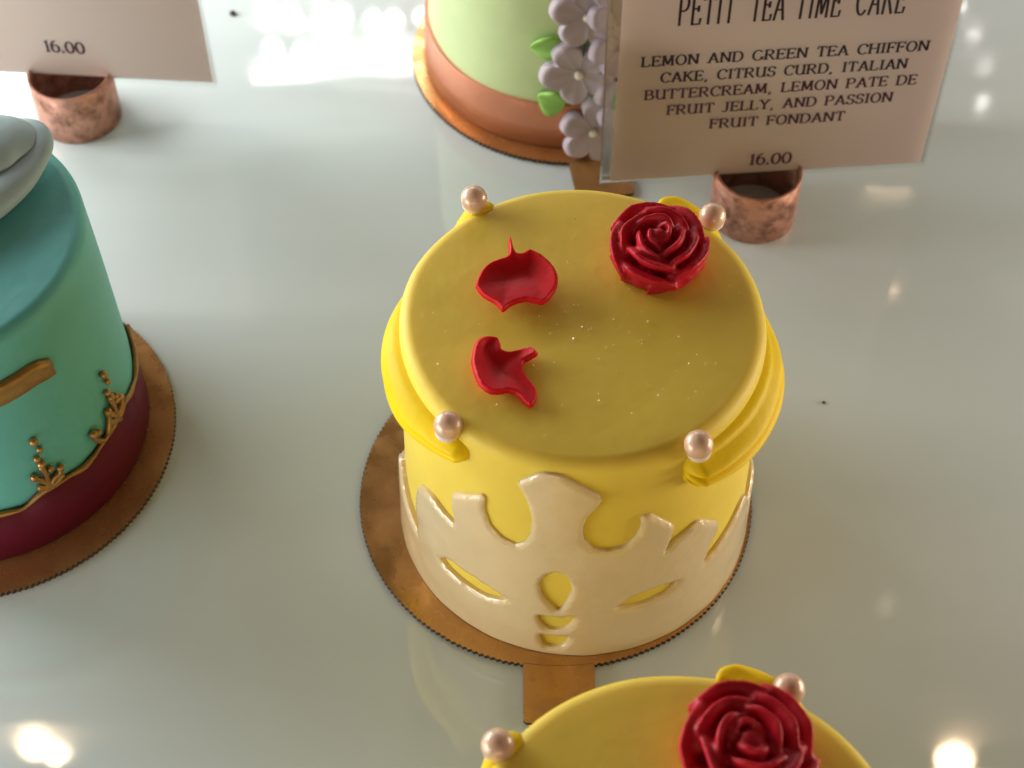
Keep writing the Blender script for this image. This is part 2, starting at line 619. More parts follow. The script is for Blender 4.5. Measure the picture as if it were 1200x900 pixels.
    for e in be:
        for v in e.verts:
            if v not in ext:
                c = v.co.copy()
                s = Vector((c.x, c.y, 0)).normalized()
                ext[v] = (bm.verts.new(c), bm.verts.new(c - s * .0019))
    for e in be:
        a, b = e.verts
        bm.faces.new((b, a, ext[a][0], ext[b][0]) if False else (ext[a][0], ext[b][0], ext[b][1], ext[a][1]))
    return bm

def swag_mesh(table, folds, fd, seed):
    """draped roll hugging the side; table rows: angle (deg), centre below the rim, half height, thickness (mm)"""
    m = 40
    rows = spline([Vector((a, c, h)) for a, c, h, t in table], 14)
    ths = spline([Vector((t, 0, 0)) for a, c, h, t in table], 14)
    n = len(rows) - 1
    path, secs = [], []
    for i in range(n + 1):
        s = i / n
        a = R(rows[i].x)
        zc, hw, th = rows[i].y / 1000, rows[i].z / 1000, ths[i].x / 1000
        endf = math.sqrt(min(1, min(s, 1 - s) / .05))
        sec = []
        z = H + zc
        for j in range(m):
            q = -1 + 2 * j / (m - 1)
            c = (1 - abs(q) ** 2.6) ** .55 if abs(q) < 1 else 0
            f = fd * (.25 + .75 * s)
            rip = f * (abs(math.cos(q * PI * folds * .5 + .9 * s + seed)) ** .6 - .6) * (1 - q * q)
            wob = .10 * noise.noise(Vector((s * 6 + seed, q * 1.5, 0)))
            zz = z + hw * q * (.35 + .65 * endf)
            zz = min(zz, H + .0006)
            sec.append((srad(zz) - .0006 + th * endf * c * (1 + rip + wob), zz))
        for j in range(m - 1, -1, -3):
            q = -1 + 2 * j / (m - 1)
            zz = min(z + hw * q * (.35 + .65 * endf), H + .0006)
            sec.append((srad(zz) - .0022, zz))
        path.append((Vector((0, 0, 0)), Vector((math.cos(a), math.sin(a), 0)), Vector((0, 0, 1))))
        secs.append(sec)
    return sweep(path, lambda i: secs[i])

PEARLS = [(126.5, .0382, .0722), (43.1, .0388, .0712), (-134.6, .0385, .0688), (-56.2, .0388, .0690)]
def glitter_mesh(seed, n=95):
    rnd = random.Random(seed)
    bm = bmesh.new()
    for k in range(n):
        a, r = rnd.uniform(0, 2 * PI), .033 * math.sqrt(rnd.random())
        x, y = r * math.cos(a), r * math.sin(a)
        if rnd.random() < .55:
            x, y = rnd.gauss(.008, .010), rnd.gauss(-.006, .010)
            if math.hypot(x, y) > .034:
                continue
        s = rnd.choice((.00010, .00014, .00018, .00025))
        nrm = Vector((rnd.gauss(0, .35), rnd.gauss(0, .35), 1)).normalized()
        q = nrm.to_track_quat('Z', 'Y')
        cs = []
        m = rnd.choice((4, 5, 6))
        ph = rnd.uniform(0, 6)
        top, bot = [], []
        for j in range(m):
            v = q @ Vector((s * math.cos(ph + 2 * PI * j / m), s * rnd.uniform(.6, 1) * math.sin(ph + 2 * PI * j / m), 0))
            c = Vector((x, y, H + .0006))
            top.append(bm.verts.new(c + v + nrm * .00004))
            bot.append(bm.verts.new(c + v - nrm * .00004))
        bm.faces.new(top)
        bm.faces.new(bot[::-1])
        for j in range(m):
            bm.faces.new((bot[j], bot[(j + 1) % m], top[(j + 1) % m], top[j]))
    return bm

cake = thing("yellow_cake", "yellow fondant cake in the middle, white crown cut-out on its front, red petals on top", "cake", group="yellow crown cakes")
body(cake, M['yellow'], 3)
obj("crown_applique", crown_mesh(), M['crown'], cake)
SWAG_L = [(119.5, -2.0, 1.7, 2.2), (127, -2.6, 2.6, 3.0), (139, -8, 3.0, 1.8), (155, -11, 4.4, 2.2), (178, -10.8, 6.0, 4.3), (203, -9.8, 6.0, 4.6), (221, -7.8, 4.2, 3.8), (233, -6.6, 2.6, 3.0)]
SWAG_R = [(62, -.6, 1.8, 2.6), (46, -2.6, 2.6, 3.2), (31, -8.5, 3.0, 1.6), (14, -11, 4.4, 2.2), (-8, -11.4, 6.2, 4.0), (-29, -11.2, 6.8, 4.6), (-47, -9.4, 5.6, 4.5), (-60, -8.2, 4.8, 4.2)]
obj("swag", swag_mesh(SWAG_L, 1.3, .22, 1.0), M['swag'], cake)
obj("swag", swag_mesh(SWAG_R, 3.0, 1.0, 0.25), M['swag'], cake)
for i, (a, r, z) in enumerate(PEARLS):
    c = Vector((r * math.cos(R(a)), r * math.sin(R(a)), z))
    p = obj("sugar_pearl", ball(.0029, seg=32), M['pearl'], cake, loc=c)
    obj("icing_dab", ball(.0025, (math.cos(R(a)) * .0003, math.sin(R(a)) * .0003, -.0017), sq=.8), M['icing'], p)
o = obj("sugar_glitter", glitter_mesh(8), M['glit'], cake, smooth=False)
o["kind"] = "stuff"

# ------------------------------------------------------------------ rose
def petal_sheet(bm, phi, span, r0, r1, h, z0, curl, skew, seed, th=.0010, pw=.8):
    nu, nv = 20, 14
    grid = []
    for side in (0, 1):
        g = []
        for i in range(nu + 1):
            u = -1 + 2 * i / nu
            row = []
            for j in range(nv + 1):
                v = j / nv
                hh = h * (1 - .38 * abs(u) ** 2.6) + .0005 * noise.noise(Vector((u * 1.7 + seed, seed, 1)))
                r = r0 + (r1 - r0) * v ** pw + curl * max(0, (v - .72) / .28) ** 2 + skew * u
                r += .0005 * noise.noise(Vector((u * 2 + seed * 3, v * 2, seed)))
                tip = max(0, (v - .8) / .2) ** 2
                z = z0 + hh * (v - .10 * tip * (1 if curl > 0 else 0))
                t = th * (1 - .25 * v ** 3) * (.5 if side else -.5)
                e = .02
                def prof(q):
                    tp = max(0, (q - .8) / .2) ** 2
                    return (r0 + (r1 - r0) * q ** pw + curl * max(0, (q - .72) / .28) ** 2, hh * (q - .10 * tp * (1 if curl > 0 else 0)))
                pa, pb = prof(max(0, v - e)), prof(min(1, v + e))
                dr, dz = pb[0] - pa[0], pb[1] - pa[1]
                dl = math.hypot(dr, dz) or 1e-9
                r += t * dz / dl
                z -= t * dr / dl
                a = phi + u * span / 2
                row.append(bm.verts.new((r * math.cos(a), r * math.sin(a), z)))
            g.append(row)
        grid.append(g)
    A, B = grid
    for i in range(nu):
        for j in range(nv):
            bm.faces.new((A[i][j], A[i + 1][j], A[i + 1][j + 1], A[i][j + 1]))
            bm.faces.new((B[i][j], B[i][j + 1], B[i + 1][j + 1], B[i + 1][j]))
    for i in range(nu):
        bm.faces.new((A[i][0], B[i][0], B[i + 1][0], A[i + 1][0]))
        bm.faces.new((A[i][nv], A[i + 1][nv], B[i + 1][nv], B[i][nv]))
    for j in range(nv):
        bm.faces.new((A[0][j], A[0][j + 1], B[0][j + 1], B[0][j]))
        bm.faces.new((A[nu][j], B[nu][j], B[nu][j + 1], A[nu][j + 1]))

def rose_obj():
    bm = bmesh.new()
    rnd = random.Random(5)
    # outer whorl
    for k in range(5):
        petal_sheet(bm, R(20 + 72 * k + rnd.uniform(-6, 6)), R(94), .0058, .0096, .0066 + rnd.uniform(-.0004, .0006), 0, .0006, .0008, k + 1, th=.0021)
    for a, h, r1 in ((232, .0048, .0102), (268, .0042, .0106), (306, .0050, .0103), (335, .0044, .0101), (196, .0046, .0100)):
        petal_sheet(bm, R(a), R(50), .0070, r1 - .0006, h + .0004, 0, .0001, .0004 if a % 4 else -.0004, a * .13, th=.0024, pw=.7)
    for k in range(4):
        petal_sheet(bm, R(50 + 90 * k + rnd.uniform(-6, 6)), R(122), .0036, .0072, .0088 + rnd.uniform(-.0003, .0005), 0, .0005, .0008, k + 11, th=.0019)
    for k in range(3):
        petal_sheet(bm, R(80 + 120 * k), R(150), .0030, .0047, .0102, 0, .0003, .0008, k + 31, th=.0016)
    for k in range(2):
        petal_sheet(bm, R(10 + 180 * k), R(200), .0022, .0025, .0100, 0, -.0002, .0005, k + 51, th=.0010)
    # the furled heart
    n = 46
    hv = []
    for side in (0, 1):
        g = []
        for i in range(n + 1):
            a = 3.6 * PI * i / n
            r = .0003 + .0014 * i / n + (.0003 if side else -.0003)
            g.append([bm.verts.new((max(r, .00005) * math.cos(a), max(r, .00005) * math.sin(a), z)) for z in (0, .006, .0096 - .0008 * i / n)])
        hv.append(g)
    A, B = hv
    for i in range(n):
        for j in range(2):
            bm.faces.new((A[i][j], A[i + 1][j], A[i + 1][j + 1], A[i][j + 1]))
            bm.faces.new((B[i][j], B[i][j + 1], B[i + 1][j + 1], B[i + 1][j]))
        bm.faces.new((A[i][2], A[i + 1][2], B[i + 1][2], B[i][2]))
        bm.faces.new((A[i][0], B[i][0], B[i + 1][0], A[i + 1][0]))
    for i in (0, n):
        bm.faces.new((A[i][0], A[i][1], B[i][1], B[i][0]))
        bm.faces.new((A[i][1], A[i][2], B[i][2], B[i][1]))
    core = lathe([(0, .0070), (.0022, .0068), (.0040, .0052), (.0060, .0030), (.0080, .0012), (.0084, .0), (0, 0)], 40)
    bm = merge(bm, core)
    o = obj("red_rose", bm, M['red'])
    bake(o, [('REMESH', dict(mode='VOXEL', voxel_size=.00032)), ('SMOOTH', dict(factor=.5, iterations=11))])
    return o

rose = rose_obj()
rose.location = (.0160, .0156, H + .0002)
rose.rotation_euler = (R(6), R(-2), R(12))
tag(rose, "red chocolate rose standing on top of the middle yellow cake, by its back right pearl", "rose", "red roses on the yellow cakes")

# ------------------------------------------------------------------ loose petals
PET1 = [(-15.6, 14.2), (-15.6, 17.6), (-15.1, 19.2), (-14.4, 18.5), (-13.8, 15.8), (-13.4, 14.8), (-12.0, 15.1), (-11.1, 15.9), (-9.5, 15.4), (-7.4, 13.6),
        (-5.4, 10.5), (-4.7, 7.2), (-5.3, 3.6), (-7.1, 1.0), (-8.7, 0.1), (-11.2, 0.8), (-13.4, 0.4), (-14.9, -0.6), (-16.3, -1.9), (-17.2, -1.1),
        (-18.3, 0.4), (-20.1, 1.6), (-21.7, 3.4), (-22.4, 5.4), (-21.7, 8.4), (-20.2, 11.2), (-18.4, 12.7), (-16.3, 13.6)]
PET2 = [(-19.5, -7.7), (-17.6, -7.7), (-16.9, -9.1), (-16.7, -10.8), (-15.2, -11.4), (-13.0, -10.9), (-11.0, -10.2), (-9.7, -11.4), (-10.8, -12.8), (-12.1, -13.6),
        (-12.6, -15.0), (-12.3, -16.4), (-11.1, -18.6), (-9.8, -20.7), (-9.6, -22.4), (-10.2, -24.5), (-11.3, -24.9), (-12.4, -23.7), (-13.4, -22.1), (-15.1, -21.3),
        (-17.7, -21.6), (-19.9, -20.5), (-21.4, -18.0), (-22.2, -14.1), (-21.9, -10.8), (-21.1, -8.8)]
def petal_obj(outline, zf, label, th=.0015):
    cx = sum(p[0] for p in outline) / len(outline)
    cy = sum(p[1] for p in outline) / len(outline)
    o2 = [(p.x, p.y) for p in spline([(a - cx, b - cy, 0) for a, b in outline], 3, True)]
    V, tris, D = fill(o2, [], .55)
    bm = bmesh.new()
    vs = []
    for v, d in zip(V, D):
        z = zf(v.x, v.y, d)
        # the petal was measured 2.5 mm above the cake: raised points lean back along the sight line
        k = (z - 2.5)
        vs.append(bm.verts.new((v.x / 1000, (v.y - k * .78) / 1000, z / 1000)))
    for t in tris:
        bm.faces.new([vs[i] for i in t])
    o = obj("rose_petal", bm, M['petal'], loc=(cx / 1000, cy / 1000, H + .0004))
    bake(o, [('SMOOTH', dict(factor=.5, iterations=3)), ('SOLIDIFY', dict(thickness=th, offset=-1)), ('SUBSURF', dict(levels=1, render_levels=1)), ('SMOOTH', dict(factor=.4, iterations=2))])
    return tag(o, label, "petal", "loose red petals on the middle yellow cake")

def z1(x, y, d):
    rim = max(0, 1 - d / 6.0)
    t = max(0, min(1, (y + 8) / 16))           # 0 front, 1 back
    z = .9 + rim ** 1.15 * (1.1 + 1.7 * t)
    if y > 8:
        z += .10 * (y - 8)
    return z
def z2(x, y, d):
    lft = max(0, min(1, (-x + 2) / 8))
    rim = max(0, 1 - d / 4.5)
    z = .9 + rim ** 1.1 * (.8 + 1.9 * lft)
    if x > 2:
        z += (x - 2) * .45 * (1 if y > 0 else -.05)
    return z
petal_obj(PET1, z1, "round cupped red petal with a thin spike, lying to the left of the rose")
petal_obj(PET2, z2, "smaller curled red petal with a bite-shaped gap, lying nearest the front left pearl")

# ------------------------------------------------------------------ nearest yellow cake: a copy turned about its axis
c2 = copy_tree(cake)
c2.location = (.0142, -.1190, 0)
c2.rotation_euler = (0, 0, R(17))
c2["label"] = "nearest yellow fondant cake, cut off by the bottom edge so only its back rim shows"
for k in children(c2):
    if k.name.startswith("sugar_pearl"):
        k.location = (k.location.x * 1.015, k.location.y * 1.015, k.location.z - .0026)
r2 = rose.copy()
COL.objects.link(r2)
r2.scale = (1.12, 1.12, 1.05)
r2.location = (.0142 + .0106, -.1190 + .0205, H + .0002)
r2.rotation_euler = (R(2), R(-3), R(75))
r2["label"] = "red chocolate rose on the nearest yellow cake, half cut off by the bottom edge"

# ------------------------------------------------------------------ teal cake
TX, TY = -.1438, .0222
teal = thing("teal_cake", "teal fondant cake with burgundy base band and gold scrolls, cut off by the left edge", "cake", (TX, TY, 0))
body(teal, M['teal'], 11, .0377, .0394)
TRIM = [(-10.5, 18.2), (-4.3, 17.4), (4.5, 19.8), (13.3, 19.4), (19.8, 18.6), (22.4, 18.2), (28.7, 17.4), (37.5, 19.8), (46.3, 19.4), (52.8, 18.4), (57.8, 18.9), (62, 19.7), (67, 20.4), (72.4, 20.6), (79, 20.9), (86, 19.4), (93, 18.2), (100, 18.4), (107, 19.8), (116, 20.0)]
def trim_z(th):
    a = TRIM[0][0] + (th - TRIM[0][0]) % 126.5
    for p, q in zip(TRIM, TRIM[1:]):
        if p[0] <= a <= q[0]:
            t = (a - p[0]) / (q[0] - p[0])
            t = t * t * (3 - 2 * t)
            return (p[1] + (q[1] - p[1]) * t) / 1000
    return .0182
def tc(th, z, e=0.0):
    return cyl(th, z, e, .0377, .0394)
bm = bmesh.new()
rows = []
for k in range(240):
    th = 360 * k / 240
    zt = trim_z(th)
    rows.append([bm.verts.new(tc(th, z, e)) for z, e in ((zt, -.0002), (zt, .0006), (zt * .5, .0007), (BT + .0002, .0008), (BT + .0002, -.0002))])
for k in range(240):
    A, B = rows[k], rows[(k + 1) % 240]
    for j in range(4):
        bm.faces.new((A[j], B[j], B[j + 1], A[j + 1]))
obj("base_band", bm, M['burg'], teal)
sc = []
for lo, hi in ((-88.0, 116.0),):
    pts = [tc(lo + (hi - lo) * k / 120, trim_z(lo + (hi - lo) * k / 120), .0009) for k in range(121)]
    sc.append(tube(pts, lambda i: .0006 + .00014 * math.sin(i * .7), 8))
def bead(th, z, r):
    c = tc(th, z / 1000, .0010)
    return ball(r * .8, c, 12)
for off in (-66.0, -33.2, 0.0, 33.0):
    fl = [[(35.1, 25.6), (37, 24.5), (39.5, 21.5), (40.5, 19.6)], [(45.2, 23.6), (44, 22.6), (41.5, 22), (39.5, 20)],
          [(38.8, 20.5), (39.8, 24), (39.2, 28)], [(36, 22.0), (38.5, 20.9), (42, 20.6), (45, 21.6)]]
    for c in fl:
        p = spline([tc(a + off, b / 1000, .0010) for a, b in c], 6)
        sc.append(tube(p, lambda i: .0007, 8))
    for a, z, r in ((39.6, 28.6, .0013), (41.8, 25.6, .0011), (38.9, 31.0, .0011), (40.8, 33.4, .0010), (39.9, 36.6, .0013), (36.0, 25.8, .0012), (44.9, 24.0, .0012)):
        sc.append(bead(a + off, z, r))
    for c in ([(60.4 - 33, 24.2), (61.5 - 33, 22), (64 - 33, 20.4)], [(66 - 33, 25.6), (64.6 - 33, 22.5), (66 - 33, 20.5)]):
        pass
for c in ([(59.6, 25.4), (60.6, 22.6), (63, 20.4)], [(69.5, 26), (68.4, 23.4), (66, 20.6)], [(71.5, 21.4), (68.8, 22.6), (66.2, 21)]):
    sc.append(tube(spline([tc(a, b / 1000, .0010) for a, b in c], 6), lambda i: .0007, 8))
for a, z, r in ((60.2, 25.2, .0014), (62.2, 24.2, .0011), (69.2, 26.2, .0013), (70.3, 24.2, .0011), (77.3, 24.6, .0012), (75.5, 26.8, .0010)):
    sc.append(bead(a, z, r))
obj("gold_scroll_trim", merge(*sc), M['brassy'], teal)
# gold bar
n = 24
path, secs = [], []
for i in range(n + 1):
    t = i / n
    th = -30 + 84.5 * t
    z = .0548 + .0001 * math.sin(t * 9) - .0022 * max(0, (.9 - t)) ** 2 - .0016 * max(0, t - .93) / .07
    hw = .0031 * (1 if t < .94 else .72 + .28 * math.cos((t - .94) / .06 * PI / 2))
    a = R(th)
    nn = Vector((math.sin(a), -math.cos(a), 0))
    r = srad(z, .0377, .0394)
    secs.append([(r - .001, z - hw), (r + .0009, z - hw), (r + .0016, z - hw * .8), (r + .0013, z - hw * .3), (r + .0013, z + hw * .3), (r + .0016, z + hw * .8), (r + .0009, z + hw), (r - .001, z + hw)])
    path.append((Vector((0, 0, 0)), nn, Vector((0, 0, 1))))
obj("gold_bar", sweep(path, lambda i: secs[i]), M['brassy'], teal)
# folded bow on top (loops of soft rolled fondant)
def band(ctrl, wr, flat, seed):
    pts = spline([Vector((a, b, c)) for a, b, c in ctrl], 10)
    n_ = len(pts)
    def rf(i):
        t = i / (n_ - 1)
        return wr * (math.sin(PI * min(1, max(0.0, t * .94 + .05))) ** .35) * (1 + .08 * noise.noise(Vector((t * 4, seed, 0))))
    return tube(pts, rf, 20, flat)
BX, BY = TX, TY
def band_r(ctrl, flat, seed):
    pts = spline([Vector(c[:3]) for c in ctrl], 10)
    rad = [v.x for v in spline([Vector((c[3], 0, 0)) for c in ctrl], 10)]
    return tube(pts, lambda i: rad[i] * (1 + .05 * noise.noise(Vector((i * .07, seed, 0)))), 24, flat)
bow = merge(
    band_r([(-.016, .010, .0745, .006), (-.004, .0150, .0750, .0098), (.008, .0190, .0755, .0104), (.0165, .0215, .0758, .0098), (.0220, .0235, .0756, .0074), (.0262, .0243, .0750, .0042), (.0280, .0244, .0746, .0016)], .38, 1),
    band_r([(-.010, -.010, .0722, .0045), (.002, -.0040, .0728, .0056), (.0110, .0010, .0730, .0058), (.0185, .0060, .0732, .0052), (.0238, .0125, .0734, .0044), (.0270, .0185, .0738, .0032), (.0277, .0238, .0742, .0030), (.0255, .0280, .0745, .0026), (.0210, .0302, .0745, .0012)], .62, 2))
o = obj("fondant_bow", bow, M['greybow'], teal, loc=(-.0022, 0, -.0004))
bake(o, [('SMOOTH', dict(factor=.4, iterations=2))])

# ------------------------------------------------------------------ green cake
GX, GY = .0016, .1612
green = thing("green_cake", "light green fondant cake with lilac flowers and a copper ribbon, behind the middle cake", "cake", (GX, GY, 0))
body(green, M['green'], 21, .0387, .0408)
def gc(th, z, e=0.0):
    return cyl(th, z, e, .0387, .0408)
bm = bmesh.new()
rows = []
for k in range(200):
    th = 360 * k / 200
    rows.append([bm.verts.new(gc(th, z, e)) for z, e in ((.0162, -.0003), (.0162, .0010), (.0160, .0011), (.008, .0011), (BT + .0002, .0012), (BT + .0002, -.0003))])
for k in range(200):
    A, B = rows[k], rows[(k + 1) % 200]
    for j in range(5):
        bm.faces.new((A[j], B[j], B[j + 1], A[j + 1]))
obj("satin_ribbon", bm, M['bronze'], green)

def flower_bm(rad, seed):
    bm = bmesh.new()
    nr, na = 12, 80
    rows = []
    rnd = random.Random(seed)
    amp = [rnd.uniform(.93, 1.07) for _ in range(5)]
    def R_(a):
        k = a / (2 * PI) * 5
        i = int(math.floor(k + .5)) % 5
        return rad * amp[i] * (.60 + .40 * abs(math.cos(PI * (k - round(k)))) ** .5)
    c = bm.verts.new((0, 0, .0012))
    cb = bm.verts.new((0, 0, -.001))
    for j in range(1, nr + 1):
        t = j / nr
        row = []
        for i in range(na):
            a = 2 * PI * i / na
            r = R_(a) * t
            cleft = abs(math.sin(PI * (a / (2 * PI) * 5)))
            z = .0012 + .0026 * t ** 1.2 * (1 - .35 * cleft) if t < .85 else .0012 + .0026 * .85 ** 1.2 * (1 - .35 * cleft) - .0022 * ((t - .85) / .15) ** 2
            row.append(bm.verts.new((r * math.cos(a), r * math.sin(a), z)))
        rows.append(row)
    for i in range(na):
        k = (i + 1) % na
        bm.faces.new((c, rows[0][i], rows[0][k]))
        bm.faces.new((cb, rows[-1][k], rows[-1][i]))
        for j in range(nr - 1):
            bm.faces.new((rows[j][i], rows[j + 1][i], rows[j + 1][k], rows[j][k]))
    return bm
def orient(o, th, z, e, spin, tilt=(0, 0)):
    p = gc(th, z, e)
    n_ = Vector((math.sin(R(th)), -math.cos(R(th)), 0))
    u = Vector((0, 0, 1))
    x = u.cross(n_)
    m = Matrix((x, u, n_)).transposed()
    m = m @ Matrix.Rotation(R(tilt[0]), 3, 'X') @ Matrix.Rotation(R(tilt[1]), 3, 'Y') @ Matrix.Rotation(R(spin), 3, 'Z')
    o.matrix_local = Matrix.Translation(p) @ m.to_4x4()
FL = [(4.6, .0485, .0022, 20, (-8, -5)), (2.2, .0298, .0022, 45, (-6, -3)), (7.8, .0092, .0026, 8, (-12, 0)), (16.0, .0520, .0032, 60, (-8, 6)),
      (17.0, .0385, .0034, 30, (-4, 8)), (19.5, .0210, .0030, 10, (-5, 10)), (1.0, .0640, .0020, 30, (-10, -5)), (27.0, .0110, .0024, 40, (-8, 10)), (29.0, .0450, .0022, 15, (-4, 10)), (12.0, .0665, .0030, 50, (-10, 4))]
for i, (th, z, e, sp, tl) in enumerate(FL):
    f = obj("flower", flower_bm(.0104, i), M['lilac'], green)
    orient(f, th, z, e, sp, tl)
    obj("flower_bead", ball(.0013, (0, 0, .0020), 16), M['bead'], f)
def leaf_bm(l, wd):
    bm = bmesh.new()
    n_ = 14
    rows = []
    for i in range(n_ + 1):
        t = i / n_
        hw = wd * math.sin(PI * t ** .8) ** .8 * (1 if t < 1 else 0) + .00002
        row = []
        for q in (-1, -.6, 0, .6, 1):
            row.append((t * l, hw * q, .0010 + .0016 * abs(q) * math.sin(PI * t) + .0012 * t * (1 - t)))
        rows.append([bm.verts.new(p) for p in row] + [bm.verts.new((p[0], p[1], p[2] - .0011)) for p in row])
    for A, B in zip(rows, rows[1:]):
        for j in range(4):
            bm.faces.new((A[j], B[j], B[j + 1], A[j + 1]))
            bm.faces.new((A[5 + j], A[6 + j], B[6 + j], B[5 + j]))
        bm.faces.new((A[0], A[5], B[5], B[0]))
        bm.faces.new((A[4], B[4], B[9], A[9]))
    bm.faces.new(rows[0][:5] + rows[0][:4:-1])
    bm.faces.new(rows[-1][:5][::-1] + rows[-1][5:])
    return bm
for th, z, e, sp, l, wd in ((-3.0, .0385, .0010, 200, .0100, .0034), (-2.0, .0180, .0014, 168, .0080, .0042), (10.0, .0190, .0032, 60, .0075, .0036), (9.5, .056, .0010, 120, .009, .0035)):
    f = obj("leaf", leaf_bm(l, wd), M['leaf'], green)
    orient(f, th, z, e, sp, (0, -12))

# ------------------------------------------------------------------ copper card holders
def holder_mesh(rad=.0116, h=.0165, wall=.0009, slot=.0150):
    bm = bmesh.new()
    angs = []
    for k in range(72):
        angs.append((k * 5.0, h))
    hs = 2.2
    for c in (0, 180):
        angs = [a for a in angs if abs((a[0] - c + 180) % 360 - 180) > hs + 1]
        angs += [(c - hs - .15, h), (c - hs + .15, slot - .0004), (c, slot - .0004), (c + hs - .15, slot - .0004), (c + hs + .15, h)]
    angs = sorted(((a % 360), z) for a, z in angs)
    rows = []
    for a, z in angs:
        x, y = math.cos(R(a)), math.sin(R(a))
        ro, ri, b = rad, rad - wall, .00015
        rows.append([bm.verts.new((x * r, y * r, q)) for r, q in ((ro - b, 0), (ro, b), (ro, z - b), (ro - b, z), (ri + b, z), (ri, z - b), (ri, b), (ri + b, 0))])
    n_ = len(rows)
    for k in range(n_):
        A, B = rows[k], rows[(k + 1) % n_]
        for j in range(8):
            bm.faces.new((A[j], B[j], B[(j + 1) % 8], A[(j + 1) % 8]))
    return bm
h1 = obj("card_holder", holder_mesh(), M['copper'], smooth=True, loc=(.0506, .0955, .0001), rz=R(5.03))
tag(h1, "copper pipe ring gripping the tea cake card, behind the rose", "card holder", "copper pipe card holders")
h2 = h1.copy()
COL.objects.link(h2)
h2.location = (-.1376, .1336, .0001)
h2.rotation_euler = (0, 0, R(-4.34 + 180))
h2["label"] = "copper pipe ring gripping the card at the top left, behind the teal cake"
for hh in (h1, h2):
    for p in hh.data.polygons:
        p.use_smooth = True

# ------------------------------------------------------------------ lettering: a small pen-stroke alphabet
def arc(cx, cy, rx, ry, a0, a1, n=14):
    return [(cx + rx * math.cos(R(a0 + (a1 - a0) * i / n)), cy + ry * math.sin(R(a0 + (a1 - a0) * i / n))) for i in range(n + 1)]
